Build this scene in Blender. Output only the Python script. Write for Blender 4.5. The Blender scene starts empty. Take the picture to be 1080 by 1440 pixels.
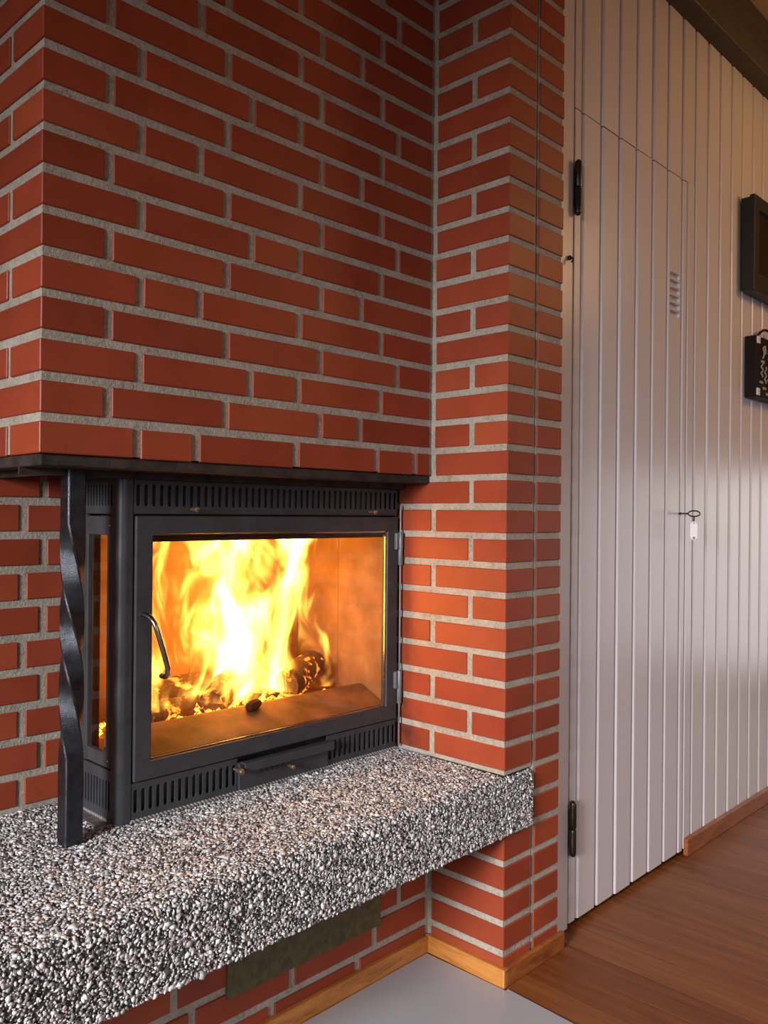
import bpy, bmesh, math, random
import numpy as np
from mathutils import Vector, Matrix
random.seed(7); RNG = np.random.default_rng(7)
SC = bpy.context.scene; COL = SC.collection

# ------------------------------------------------------------------ camera, world, lights, exposure
cam_d = bpy.data.cameras.new('camera'); cam = bpy.data.objects.new('camera', cam_d); COL.objects.link(cam)
cam.location = (-0.5829, -1.32924, 1.05251)
YAW, PITCH, ROLL = 0.802775, 0.001512, 0.00876
fw = Vector((math.sin(YAW)*math.cos(PITCH), math.cos(YAW)*math.cos(PITCH), math.sin(PITCH)))
rt = Vector((math.cos(YAW), -math.sin(YAW), 0)); up = rt.cross(fw)
r2 = rt*math.cos(ROLL) + up*math.sin(ROLL); u2 = -rt*math.sin(ROLL) + up*math.cos(ROLL)
cam.matrix_world = Matrix(((r2.x, u2.x, -fw.x, cam.location.x), (r2.y, u2.y, -fw.y, cam.location.y), (r2.z, u2.z, -fw.z, cam.location.z), (0, 0, 0, 1)))
cam_d.sensor_fit = 'VERTICAL'; cam_d.sensor_height = 36.0; cam_d.lens = 1182.7/1440*36.0
cam_d.clip_start = 0.02
SC.camera = cam
SC.view_settings.view_transform = 'Standard'; SC.view_settings.look = 'None'
SC.view_settings.gamma = 1.0; SC.view_settings.use_curve_mapping = False
SC.view_settings.exposure = 0.0
SC.cycles.max_bounces = 7; SC.cycles.diffuse_bounces = 4; SC.cycles.glossy_bounces = 4
SC.cycles.transparent_max_bounces = 12; SC.cycles.caustics_reflective = False; SC.cycles.caustics_refractive = False
SC.cycles.sample_clamp_indirect = 6.0

W0 = bpy.data.worlds.new('daylight'); SC.world = W0; W0.use_nodes = True
W0.node_tree.nodes['Background'].inputs[0].default_value = (0.62, 0.75, 1.0, 1)
W0.node_tree.nodes['Background'].inputs[1].default_value = 0.25

def area(name, loc, target, sx, sy, power, col, spread=math.pi):
    d = bpy.data.lights.new(name, 'AREA'); d.shape = 'RECTANGLE'; d.size = sx; d.size_y = sy
    d.energy = power; d.color = col; d.spread = spread
    o = bpy.data.objects.new(name, d); COL.objects.link(o); o.location = loc
    o.rotation_euler = (Vector(target)-Vector(loc)).to_track_quat('-Z', 'Y').to_euler()
    return o
# daylight entering through the room's two windows (left wall, and the wall behind the camera)
area('window_daylight', (-3.57, -1.20, 1.65), (0.95, -0.45, -0.30), 0.90, 1.15, 49, (0.97, 0.955, 1.0), math.radians(60))
area('window_daylight', (0.15, -3.56, 1.15), (1.75, -0.2, -0.45), 2.2, 1.7, 8.6, (0.97, 0.94, 1.0), math.radians(84))
area('window_daylight', (4.56, -1.0, 0.72), (2.0, -0.55, 0.10), 1.3, 1.2, 3.6, (1.0, 0.985, 0.97), math.radians(90))

# ------------------------------------------------------------------ constants (metres)
c = 1/15; ZB = 17.05*c; W = 0.9568; D = 0.2228; PX = 1.180
MJ = 0.0160                       # mortar joint
YP = -0.19                        # face of the board wall
CEIL = 2.775

# ------------------------------------------------------------------ node helpers
class NT:
    def __init__(s, nt): s.nt = nt
    def n(s, t, **kw):
        x = s.nt.nodes.new(t)
        for k, v in kw.items(): setattr(x, k, v)
        return x
    def link(s, a, b): s.nt.links.new(a, b)
    def put(s, sock, v):
        if isinstance(v, (int, float)): sock.default_value = v
        elif isinstance(v, (tuple, list)): sock.default_value = tuple(v) if len(v) == len(sock.default_value) else tuple(v)+(1,)
        else: s.link(v, sock)
    def m(s, op, a, b=0.0, cc=None):
        x = s.n('ShaderNodeMath', operation=op); s.put(x.inputs[0], a); s.put(x.inputs[1], b)
        if cc is not None: s.put(x.inputs[2], cc)
        return x.outputs[0]
    def vm(s, op, a, b=(0, 0, 0)):
        x = s.n('ShaderNodeVectorMath', operation=op); s.put(x.inputs[0], a); s.put(x.inputs[1], b)
        return x.outputs[0]
    def noise(s, vec, scale, detail=3.0, rough=0.55, dist=0.0):
        x = s.n('ShaderNodeTexNoise'); x.inputs['Scale'].default_value = scale; x.inputs['Detail'].default_value = detail
        x.inputs['Roughness'].default_value = rough; x.inputs['Distortion'].default_value = dist
        if vec is not None: s.link(vec, x.inputs['Vector'])
        return x
    def ramp(s, fac, stops, interp='LINEAR'):
        x = s.n('ShaderNodeValToRGB'); e = x.color_ramp.elements; x.color_ramp.interpolation = interp
        e[0].position = stops[0][0]; e[0].color = tuple(stops[0][1])+(1,)
        e[1].position = stops[-1][0]; e[1].color = tuple(stops[-1][1])+(1,)
        for p, col in stops[1:-1]:
            q = e.new(p); q.color = tuple(col)+(1,)
        s.put(x.inputs[0], fac); return x.outputs[0]
    def mix(s, f, a, b, typ='MIX'):
        x = s.n('ShaderNodeMix', data_type='RGBA', blend_type=typ)
        s.put(x.inputs[0], f); s.put(x.inputs[6], a); s.put(x.inputs[7], b); return x.outputs[2]
    def mapping(s, vec, scale=(1, 1, 1), loc=(0, 0, 0)):
        x = s.n('ShaderNodeMapping'); s.link(vec, x.inputs[0]); x.inputs['Scale'].default_value = scale
        s.put(x.inputs['Location'], loc); return x.outputs[0]
    def bump(s, h, strength=0.3, dist=0.002):
        x = s.n('ShaderNodeBump'); x.inputs['Strength'].default_value = strength; x.inputs['Distance'].default_value = dist
        s.link(h, x.inputs['Height']); return x.outputs[0]

def new_mat(name):
    m = bpy.data.materials.new(name); m.use_nodes = True; nt = m.node_tree
    for x in list(nt.nodes):
        if x.type == 'BSDF_PRINCIPLED': b = x
    return m, NT(nt), b

def simple(name, col, rough=0.5, metal=0.0, spec=0.5, nscale=0, nvar=0.15, bump=0.0, bscale=200, coat=0.0, rvar=0.0):
    m, t, b = new_mat(name); tc = t.n('ShaderNodeTexCoord')
    b.inputs['Roughness'].default_value = rough; b.inputs['Metallic'].default_value = metal
    b.inputs['Specular IOR Level'].default_value = spec; b.inputs['Coat Weight'].default_value = coat
    if nscale:
        no = t.noise(tc.outputs['Object'], nscale, 4)
        lo = tuple(v*(1-nvar) for v in col); hi = tuple(min(1, v*(1+nvar)) for v in col)
        t.link(t.ramp(no.outputs[0], [(0.3, lo), (0.7, hi)]), b.inputs['Base Color'])
        if rvar:
            t.link(t.m('MULTIPLY_ADD', no.outputs[0], rvar, rough-rvar*0.5), b.inputs['Roughness'])
    else: b.inputs['Base Color'].default_value = tuple(col)+(1,)
    if bump:
        nb = t.noise(tc.outputs['Object'], bscale, 4)
        t.link(t.bump(nb.outputs[0], bump, 0.002), b.inputs['Normal'])
    return m

# ------------------------------------------------------------------ materials
def mat_brick():
    m, t, b = new_mat('red_brick')
    oi = t.n('ShaderNodeObjectInfo'); tc = t.n('ShaderNodeTexCoord')
    off = t.n('ShaderNodeCombineXYZ'); t.link(t.m('MULTIPLY', oi.outputs['Random'], 37.0), off.inputs[0]); t.link(t.m('MULTIPLY', oi.outputs['Random'], 11.0), off.inputs[2])
    v = t.vm('ADD', tc.outputs['Object'], off.outputs[0])
    n1 = t.noise(v, 9, 3); n2 = t.noise(v, 240, 3); n3 = t.noise(v, 45, 5)
    base = t.ramp(oi.outputs['Random'], [(0.0, (0.215, 0.036, 0.014)), (0.25, (0.265, 0.046, 0.018)), (0.5, (0.240, 0.040, 0.016)), (0.75, (0.295, 0.057, 0.021)), (1.0, (0.275, 0.047, 0.018))])
    k = t.m('MULTIPLY_ADD', n1.outputs[0], 0.5, 0.75)
    x = t.n('ShaderNodeVectorMath', operation='SCALE'); t.link(base, x.inputs[0]); t.link(k, x.inputs['Scale'])
    col = x.outputs[0]
    # pale dust specks and dark fire flecks of the clay
    col = t.mix(t.ramp(n3.outputs[0], [(0.66, (0, 0, 0)), (0.80, (0.35, 0.35, 0.35))]), col, (0.12, 0.035, 0.022))
    # soot smudges burnt onto the bricks beside the stove
    ge = t.n('ShaderNodeNewGeometry'); sn = t.noise(ge.outputs['Position'], 38, 4, 0.6)
    for (px, py, pz, rad) in ((0.957, 0.075, 0.515, 0.055), (0.957, 0.095, 0.585, 0.035), (0.957, 0.085, 1.095, 0.04)):
        vd = t.n('ShaderNodeVectorMath', operation='DISTANCE'); t.link(ge.outputs['Position'], vd.inputs[0]); vd.inputs[1].default_value = (px, py, pz)
        k_ = t.m('SUBTRACT', t.m('MULTIPLY_ADD', sn.outputs[0], 1.6, 0.2), t.m('DIVIDE', vd.outputs['Value'], rad))
        k_ = t.m('MULTIPLY', t.m('MINIMUM', t.m('MAXIMUM', k_, 0.0), 1.0), 0.75)
        col = t.mix(k_, col, (0.045, 0.018, 0.012))
    t.link(col, b.inputs['Base Color'])
    t.link(t.m('MULTIPLY_ADD', n1.outputs[0], 0.2, 0.36), b.inputs['Roughness'])
    b.inputs['Specular IOR Level'].default_value = 0.28
    h = t.m('MULTIPLY_ADD', n2.outputs[0], 0.4, n1.outputs[0])
    t.link(t.bump(h, 0.18, 0.0025), b.inputs['Normal'])
    return m
def mat_mortar():
    m, t, b = new_mat('mortar'); tc = t.n('ShaderNodeTexCoord')
    n1 = t.noise(tc.outputs['Object'], 14, 4); n2 = t.noise(tc.outputs['Object'], 160, 5, 0.7)
    f = t.m('MULTIPLY_ADD', n2.outputs[0], 0.6, t.m('MULTIPLY', n1.outputs[0], 0.4))
    t.link(t.ramp(f, [(0.30, (0.17, 0.15, 0.12)), (0.48, (0.33, 0.295, 0.235)), (0.7, (0.46, 0.42, 0.345))]), b.inputs['Base Color'])
    b.inputs['Roughness'].default_value = 0.9; b.inputs['Specular IOR Level'].default_value = 0.2
    t.link(t.bump(n2.outputs[0], 0.7, 0.004), b.inputs['Normal'])
    return m
def mat_wood(name, cols, scale=(60, 4, 60), rough=0.35, coat=0.0, spec=0.5, rvar=0.12, ringmix=0.5, bump=0.08):
    m, t, b = new_mat(name); tc = t.n('ShaderNodeTexCoord'); oi = t.n('ShaderNodeObjectInfo')
    off = t.n('ShaderNodeCombineXYZ')
    for i, k in enumerate((13.0, 29.0, 17.0)): t.link(t.m('MULTIPLY', oi.outputs['Random'], k), off.inputs[i])
    v = t.mapping(t.vm('ADD', tc.outputs['Object'], off.outputs[0]), scale)
    n1 = t.noise(v, 1.0, 4, 0.6, 0.6); n2 = t.noise(v, 4.0, 3, 0.6)
    f = t.m('ADD', t.m('MULTIPLY', n1.outputs[0], 1-ringmix*0.5), t.m('MULTIPLY', n2.outputs[0], ringmix*0.5))
    f = t.m('ADD', f, t.m('MULTIPLY_ADD', oi.outputs['Random'], rvar, -rvar*0.5))
    t.link(t.ramp(f, [(0.30, cols[0]), (0.5, cols[1]), (0.70, cols[2])]), b.inputs['Base Color'])
    b.inputs['Roughness'].default_value = rough; b.inputs['Coat Weight'].default_value = coat
    b.inputs['Specular IOR Level'].default_value = spec; b.inputs['Coat Roughness'].default_value = 0.2
    t.link(t.bump(f, bump, 0.002), b.inputs['Normal'])
    return m
def mat_paint():
    m, t, b = new_mat('white_gloss_paint'); tc = t.n('ShaderNodeTexCoord'); oi = t.n('ShaderNodeObjectInfo')
    v = t.mapping(tc.outputs['Object'], (30, 30, 1.2)); n1 = t.noise(v, 1.0, 3)
    g = t.noise(t.mapping(tc.outputs['Object'], (160, 160, 5)), 1.0, 3)
    r = t.ramp(oi.outputs['Random'], [(0, (0.585, 0.55, 0.555)), (1, (0.635, 0.605, 0.61))])
    col = t.mix(t.m('MULTIPLY', n1.outputs[0], 0.25), r, (0.54, 0.49, 0.47))
    t.link(col, b.inputs['Base Color']); b.inputs['Roughness'].default_value = 0.29
    b.inputs['Specular IOR Level'].default_value = 0.6
    t.link(t.bump(g.outputs[0], 0.10, 0.0015), b.inputs['Normal'])
    return m
def mat_glass():
    m = bpy.data.materials.new('stove_glass'); m.use_nodes = True; t = NT(m.node_tree); m.node_tree.nodes.clear()
    out = t.n('ShaderNodeOutputMaterial'); tr = t.n('ShaderNodeBsdfTransparent'); gl = t.n('ShaderNodeBsdfGlossy')
    tr.inputs[0].default_value = (0.97, 0.94, 0.90, 1); gl.inputs['Roughness'].default_value = 0.03
    fr = t.n('ShaderNodeFresnel'); fr.inputs[0].default_value = 1.5
    mx = t.n('ShaderNodeMixShader'); ge = t.n('ShaderNodeNewGeometry'); t.link(t.m('MULTIPLY', fr.outputs[0], t.m('SUBTRACT', 1.0, ge.outputs['Backfacing'])), mx.inputs[0]); t.link(tr.outputs[0], mx.inputs[1]); t.link(gl.outputs[0], mx.inputs[2])
    t.link(mx.outputs[0], out.inputs[0]); return m
def mat_pebble():
    m, t, b = new_mat('pebble'); g = t.n('ShaderNodeNewGeometry')
    r = g.outputs['Random Per Island']
    col = t.ramp(r, [(0.0, (0.07, 0.07, 0.073)), (0.12, (0.32, 0.31, 0.305)), (0.3, (0.56, 0.54, 0.525)), (0.5, (0.42, 0.395, 0.38)), (0.66, (0.68, 0.665, 0.65)), (0.84, (0.47, 0.39, 0.355)), (0.93, (0.16, 0.15, 0.15)), (0.985, (0.50, 0.32, 0.18)), (0.99, (0.72, 0.70, 0.69))], 'CONSTANT')
    sc_ = t.n('ShaderNodeVectorMath', operation='SCALE'); t.link(col, sc_.inputs[0]); sc_.inputs['Scale'].default_value = 0.86; col = sc_.outputs[0]
    t.link(col, b.inputs['Base Color']); b.inputs['Roughness'].default_value = 0.42
    b.inputs['Specular IOR Level'].default_value = 0.5
    return m
def mat_ember(name, dark, hot, strength, scale=26, lo=0.52):
    m, t, b = new_mat(name); tc = t.n('ShaderNodeTexCoord')
    n1 = t.noise(tc.outputs['Object'], scale, 4, 0.6, 0.5)
    b.inputs['Base Color'].default_value = tuple(dark)+(1,); b.inputs['Roughness'].default_value = 0.9
    f = t.ramp(n1.outputs[0], [(lo, (0, 0, 0)), (lo+0.12, (1, 1, 1))])
    b.inputs['Emission Color'].default_value = tuple(hot)+(1,)
    t.link(t.m('MULTIPLY', f, strength), b.inputs['Emission Strength'])
    t.link(t.bump(n1.outputs[0], 0.8, 0.01), b.inputs['Normal'])
    return m

M = {}
M['brick'] = mat_brick(); M['mortar'] = mat_mortar()
M['floor'] = mat_wood('brown_floor_varnish', [(0.105, 0.029, 0.007), (0.170, 0.051, 0.013), (0.225, 0.078, 0.022)], (42, 2.2, 42), 0.36, 0.0, 0.25, 0.16, 0.6)
M['skirt'] = mat_wood('varnished_pine', [(0.22, 0.065, 0.012), (0.42, 0.155, 0.030), (0.52, 0.225, 0.05)], (7, 7, 42), 0.3, 0.4, 0.5, 0.1, 0.5)
M['skirt_dark'] = mat_wood('figured_pine', [(0.10, 0.022, 0.006), (0.25, 0.072, 0.018), (0.33, 0.112, 0.03)], (9, 9, 30), 0.38, 0.0, 0.3, 0.1, 0.3)
M['beam'] = mat_wood('dark_stained_beam', [(0.022, 0.015, 0.010), (0.038, 0.027, 0.018), (0.06, 0.042, 0.028)], (2, 30, 30), 0.55)
M['paint'] = mat_paint()
M['dark_gap'] = simple('dark_backing', (0.03, 0.022, 0.018), 0.9)
M['steel'] = simple('black_stove_enamel', (0.034, 0.036, 0.039), 0.46, 0.0, 0.5, 30, 0.2, 0.06, 400)
M['steel2'] = simple('grey_hinge_steel', (0.17, 0.18, 0.185), 0.42, 0.4, 0.5, 40, 0.15)
M['rust'] = simple('sooty_iron_plate', (0.030, 0.023, 0.018), 0.7, 0.2, 0.4, 25, 0.6, 0.4, 120)
M['iron'] = simple('hammered_black_iron', (0.046, 0.049, 0.056), 0.27, 0.85, 0.6, 60, 0.4, 0.42, 560)
M['chrome'] = simple('polished_steel', (0.42, 0.36, 0.33), 0.22, 1.0, 0.5, 50, 0.2)
M['brass'] = simple('worn_brass', (0.30, 0.20, 0.11), 0.38, 0.75, 0.5, 90, 0.35)
M['rope'] = simple('glass_fibre_rope', (0.20, 0.19, 0.18), 0.85, 0, 0.2, 150, 0.4)
M['flange'] = simple('scratched_steel_plate', (0.30, 0.25, 0.235), 0.35, 0.7, 0.5, 60, 0.3)
M['lining'] = simple('firebrick_lining', (0.22, 0.115, 0.055), 0.9, 0, 0.2, 12, 0.3, 0.3, 80)
M['sill'] = simple('sooty_sill', (0.16, 0.075, 0.035), 0.7, 0, 0.3, 14, 0.5, 0.2, 80)
M['glass'] = mat_glass(); M['pebble'] = mat_pebble()
M['matrix'] = simple('aggregate_matrix', (0.045, 0.042, 0.040), 0.95, 0, 0.2, 90, 0.5, 0.9, 220)
M['plate'] = simple('grey_floor_plate', (0.33, 0.325, 0.335), 0.30, 0.0, 0.5, 3, 0.04)
M['olive'] = simple('olive_painted_iron', (0.085, 0.070, 0.028), 0.6, 0.0, 0.4, 60, 0.35, 0.25, 150)
M['log'] = mat_ember('burning_log', (0.055, 0.028, 0.016), (1.0, 0.22, 0.02), 5.0, 30, 0.56)
M['ember'] = mat_ember('glowing_ember', (0.05, 0.02, 0.012), (1.0, 0.30, 0.03), 10.0, 40, 0.44)
M['char'] = simple('charcoal', (0.02, 0.012, 0.008), 0.9, 0, 0.2, 40, 0.4, 0.6, 90)
M['tv'] = simple('television_plastic', (0.022, 0.018, 0.014), 0.5, 0, 0.25)
M['screen'] = simple('television_screen', (0.010, 0.010, 0.009), 0.14, 0, 0.5)
M['board_black'] = simple('black_lacquer', (0.010, 0.004, 0.003), 0.6, 0, 0.15)
M['cord'] = simple('pale_cord', (0.30, 0.27, 0.20), 0.8, 0, 0.2, 300, 0.3)
M['cord_red'] = simple('orange_cord', (0.50, 0.13, 0.04), 0.8)
M['label'] = simple('tarnished_label_plate', (0.36, 0.31, 0.26), 0.4, 0.2)
M['white'] = simple('white_plastic', (0.86, 0.84, 0.83), 0.4)
M['white_dull'] = simple('white_clip', (0.66, 0.66, 0.63), 0.4)
M['grey_dot'] = simple('grey_rivet', (0.25, 0.25, 0.25), 0.5)
M['hinge'] = simple('bronze_hinge', (0.05, 0.035, 0.022), 0.28, 0.8, 0.5, 80, 0.3)
M['wall'] = simple('pine_clad_wall', (0.27, 0.165, 0.09), 0.6, 0, 0.2, 4, 0.05)
M['ceiling'] = simple('pale_ceiling_boards', (0.42, 0.31, 0.23), 0.7, 0, 0.2, 6, 0.08)
M['bluechip'] = simple('dark_blue_paint_chip', (0.02, 0.018, 0.07), 0.3)
M['winframe'] = simple('white_window_paint', (0.75, 0.74, 0.72), 0.4)

# ------------------------------------------------------------------ mesh helpers
def obj(name, verts, faces, mat, parent=None, smooth=False, loc=None, bevel=0, bseg=2):
    me = bpy.data.meshes.new(name); me.from_pydata([tuple(v) for v in verts], [], faces); me.update()
    return link(name, me, mat, parent, smooth, loc, bevel, bseg)
def link(name, me, mat, parent=None, smooth=False, loc=None, bevel=0, bseg=2):
    if mat is not None and not me.materials: me.materials.append(mat)
    o = bpy.data.objects.new(name, me); COL.objects.link(o)
    if smooth:
        me.polygons.foreach_set('use_smooth', [True]*len(me.polygons))
    if parent is not None: o.parent = parent
    if loc is not None: o.location = loc
    if bevel:
        b = o.modifiers.new('bevel', 'BEVEL'); b.width = bevel; b.segments = bseg; b.limit_method = 'ANGLE'; b.angle_limit = math.radians(40)
        b.harden_normals = False
    return o
def tag(o, label=None, cat=None, group=None, kind=None):
    if label: o['label'] = label
    if cat: o['category'] = cat
    if group: o['group'] = group
    if kind: o['kind'] = kind
    return o
def empty(name, loc=(0, 0, 0)):
    o = bpy.data.objects.new(name, None); COL.objects.link(o); o.location = loc; o.empty_display_size = 0.05; return o
class MB:
    def __init__(s): s.v = []; s.f = []
    def box(s, x0, x1, y0, y1, z0, z1):
        b = len(s.v)
        s.v += [(x0, y0, z0), (x1, y0, z0), (x1, y1, z0), (x0, y1, z0), (x0, y0, z1), (x1, y0, z1), (x1, y1, z1), (x0, y1, z1)]
        s.f += [tuple(b+i for i in q) for q in ((0, 3, 2, 1), (4, 5, 6, 7), (0, 1, 5, 4), (1, 2, 6, 5), (2, 3, 7, 6), (3, 0, 4, 7))]
        return s
    def prism(s, pts, axis, a, b_):
        # extrude a 2-D polygon (in the two other axes, in x,y,z order) along axis from a to b_
        n = len(pts); base = len(s.v)
        def P(p, w):
            q = list(p); q.insert(axis, w); return tuple(q)
        s.v += [P(p, a) for p in pts] + [P(p, b_) for p in pts]
        s.f.append(tuple(base+i for i in range(n))[::-1]); s.f.append(tuple(base+n+i for i in range(n)))
        for i in range(n):
            j = (i+1) % n; s.f.append((base+i, base+j, base+n+j, base+n+i))
        return s
    def tube(s, pts, r, seg=10, cap=True, closed=False):
        pts = [Vector(p) for p in pts]; n = len(pts); base = len(s.v); prev = None
        rs = r if isinstance(r, (list, tuple)) else [r]*n
        for i, p in enumerate(pts):
            if closed: d = (pts[(i+1) % n]-pts[i-1])
            else: d = (pts[min(i+1, n-1)]-pts[max(i-1, 0)])
            d.normalize()
            if prev is None:
                a = Vector((0, 0, 1)) if abs(d.z) < 0.9 else Vector((1, 0, 0))
                x = d.cross(a).normalized()
            else: x = (prev-d*prev.dot(d)).normalized()
            prev = x; y = d.cross(x)
            for k in range(seg):
                t = 2*math.pi*k/seg; s.v.append(tuple(p+(x*math.cos(t)+y*math.sin(t))*rs[i]))
        for i in range(n if closed else n-1):
            a = base+i*seg; b = base+((i+1) % n)*seg
            for k in range(seg):
                k2 = (k+1) % seg; s.f.append((a+k, a+k2, b+k2, b+k))
        if cap and not closed:
            s.f.append(tuple(base+k for k in range(seg))[::-1]); s.f.append(tuple(base+(n-1)*seg+k for k in range(seg)))
        return s
    def lathe(s, prof, o, ax=(0, 0, 1), seg=16):
        # prof: list of (radius, height) along the axis
        o = Vector(o); d = Vector(ax).normalized(); a = Vector((0, 0, 1)) if abs(d.z) < 0.9 else Vector((1, 0, 0))
        x = d.cross(a).normalized(); y = d.cross(x); base = len(s.v)
        for r, h in prof:
            for k in range(seg):
                t = 2*math.pi*k/seg; s.v.append(tuple(o+d*h+(x*math.cos(t)+y*math.sin(t))*r))
        for i in range(len(prof)-1):
            for k in range(seg):
                k2 = (k+1) % seg; s.f.append((base+i*seg+k, base+i*seg+k2, base+(i+1)*seg+k2, base+(i+1)*seg+k))
        s.f.append(tuple(base+k for k in range(seg))[::-1]); s.f.append(tuple(base+(len(prof)-1)*seg+k for k in range(seg)))
        return s
    def frame(s, x0, x1, z0, z1, a0, a1, b0, b1, y0, y1):
        base = len(s.v)
        for y in (y0, y1):
            s.v += [(x0, y, z0), (x1, y, z0), (x1, y, z1), (x0, y, z1), (a0, y, b0), (a1, y, b0), (a1, y, b1), (a0, y, b1)]
        for i in range(4):
            j = (i+1) % 4
            s.f.append((base+i, base+j, base+4+j, base+4+i)); s.f.append((base+8+j, base+8+i, base+12+i, base+12+j))
            s.f.append((base+j, base+i, base+8+i, base+8+j)); s.f.append((base+4+i, base+4+j, base+12+j, base+12+i))
        return s
    def slots(s, u0, u1, v0, v1, n, sw, s0, s1, depth, mp, arc=5):
        # perforated plate: n upright rounded slots (width sw, from s0 to s1); mp(u, v, d) -> point
        def add(pts):
            b = len(s.v); s.v.extend(mp(*p) for p in pts); return list(range(b, b+len(pts)))
        cw = (u1-u0)/n; r = sw/2
        for i in range(n):
            a = u0+i*cw; b = a+cw; m = (a+b)/2
            top = [(m-r*math.cos(math.pi*k/arc), s1-r+r*math.sin(math.pi*k/arc)) for k in range(arc+1)]
            bot = [(m-r*math.cos(math.pi*k/arc), s0+r-r*math.sin(math.pi*k/arc)) for k in range(arc+1)]
            T = [(a, s1-r)]+top+[(b, s1-r), (b, v1), (a, v1)]
            B = [(a, s0+r)]+bot+[(b, s0+r), (b, v0), (a, v0)]
            s.f.append(tuple(add([(x, y, 0) for x, y in T]))); s.f.append(tuple(add([(x, y, 0) for x, y in B])[::-1]))
            s.f.append(tuple(add([(a, s0+r, 0), (m-r, s0+r, 0), (m-r, s1-r, 0), (a, s1-r, 0)])))
            s.f.append(tuple(add([(m+r, s0+r, 0), (b, s0+r, 0), (b, s1-r, 0), (m+r, s1-r, 0)])))
            ring = top+bot[::-1]; k = len(ring)
            f0 = add([(x, y, 0) for x, y in ring]); f1 = add([(x, y, depth) for x, y in ring])
            for j in range(k):
                j2 = (j+1) % k; s.f.append((f0[j], f0[j2], f1[j2], f1[j]))
        # plate edges
        for (p, q) in (((u0, v0), (u1, v0)), ((u1, v0), (u1, v1)), ((u1, v1), (u0, v1)), ((u0, v1), (u0, v0))):
            s.f.append(tuple(add([(p[0], p[1], 0), (q[0], q[1], 0), (q[0], q[1], depth), (p[0], p[1], depth)])))
        return s
    def build(s, name, mat, parent=None, smooth=False, bevel=0, bseg=2, loc=None):
        return obj(name, s.v, s.f, mat, parent, smooth, loc, bevel, bseg)
def autosmooth(o, deg=40):
    me = o.data; me.polygons.foreach_set('use_smooth', [True]*len(me.polygons))
    try: me.set_sharp_from_angle(angle=math.radians(deg))
    except Exception: pass
    return o

_bk = {}
def chamfer_box(sx, sy, sz, ch):
    key = (round(sx, 4), round(sy, 4), round(sz, 4), round(ch, 4))
    if key in _bk: return _bk[key]
    hx, hy, hz = sx/2, sy/2, sz/2; v = []; idx = {}
    for X in (-1, 1):
        for Y in (-1, 1):
            for Z in (-1, 1):
                for a in range(3):
                    p = [X*(hx-ch), Y*(hy-ch), Z*(hz-ch)]; p[a] = (X*hx, Y*hy, Z*hz)[a]
                    idx[(X, Y, Z, a)] = len(v); v.append(tuple(p))
    f = []
    for a in range(3):
        b, d = (a+1) % 3, (a+2) % 3
        for s in (-1, 1):
            q = []
            for (i, j) in ((-1, -1), (1, -1), (1, 1), (-1, 1)):
                k = [0, 0, 0]; k[a] = s; k[b] = i; k[d] = j; q.append(idx[(*k, a)])
            f.append(tuple(q if s > 0 else q[::-1]))
    for a in range(3):
        b, d = (a+1) % 3, (a+2) % 3
        for i in (-1, 1):
            for j in (-1, 1):
                k0 = [0, 0, 0]; k0[a] = -1; k0[b] = i; k0[d] = j; k1 = list(k0); k1[a] = 1
                q = (idx[(*k0, b)], idx[(*k1, b)], idx[(*k1, d)], idx[(*k0, d)])
                f.append(q if i*j < 0 else q[::-1])
    for X in (-1, 1):
        for Y in (-1, 1):
            for Z in (-1, 1):
                q = tuple(idx[(X, Y, Z, a)] for a in range(3)); f.append(q if X*Y*Z > 0 else q[::-1])
    me = bpy.data.meshes.new('brick'); me.from_pydata(v, [], f); me.update()
    _bk[key] = me; return me
def brick(parent, x0, x1, y0, y1, z0, z1, name='brick', mat='brick', ch=0.0016, jit=True):
    sx, sy, sz = (round(q, 3) for q in (x1-x0, y1-y0, z1-z0))
    me = chamfer_box(sx, sy, sz, ch)
    if not me.materials: me.materials.append(M[mat])
    o = bpy.data.objects.new(name, me); COL.objects.link(o); o.parent = parent
    o.location = ((x0+x1)/2, (y0+y1)/2, (z0+z1)/2)
    if jit:
        o.location.x += random.uniform(-.0007, .0007); o.location.y += random.uniform(-.0007, .0007); o.location.z += random.uniform(-.0008, .0008)
        o.rotation_euler = (random.uniform(-.004, .004), random.uniform(-.003, .003), random.uniform(-.003, .003))
    return o
def rowz(r): return ZB+r*c+MJ/2, ZB+(r+1)*c-MJ/2
H = MJ/2; RC = 0.0035     # half joint, recess of the mortar

# ------------------------------------------------------------------ the setting: brickwork
hood = MB().box(RC, W+0.02, RC, 0.42, ZB+0.010, CEIL).build('wall_chimney', M['mortar'])
tag(hood, 'red brick chimney breast projecting over the black stove', kind='structure')
PAT = {0: [.175, .296, .537, .778], 1: [.116, .357, .596, .714], 2: [.175, .414, .537, .778], 3: [.116, .357, .596, .832]}
for r in range(0, 24):
    z0, z1 = rowz(r); J = PAT[r % 4] if r else [.173, .293, .533, .768, .897]
    e = [0.0]+J+[W]
    for i in range(len(e)-1):
        a = e[i]+(H if i else 0); b = e[i+1]-(H if i < len(e)-2 else H*0.8)
        dep = (0.116 if r % 2 == 0 else 0.228) if i == 0 else 0.10
        brick(hood, a, b, 0.0, dep, z0, z1)
    if r % 2 == 0: brick(hood, 0, 0.10, 0.132, 0.305, z0, z1)
    else: brick(hood, 0, 0.10, 0.244, 0.305, z0, z1)

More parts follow.
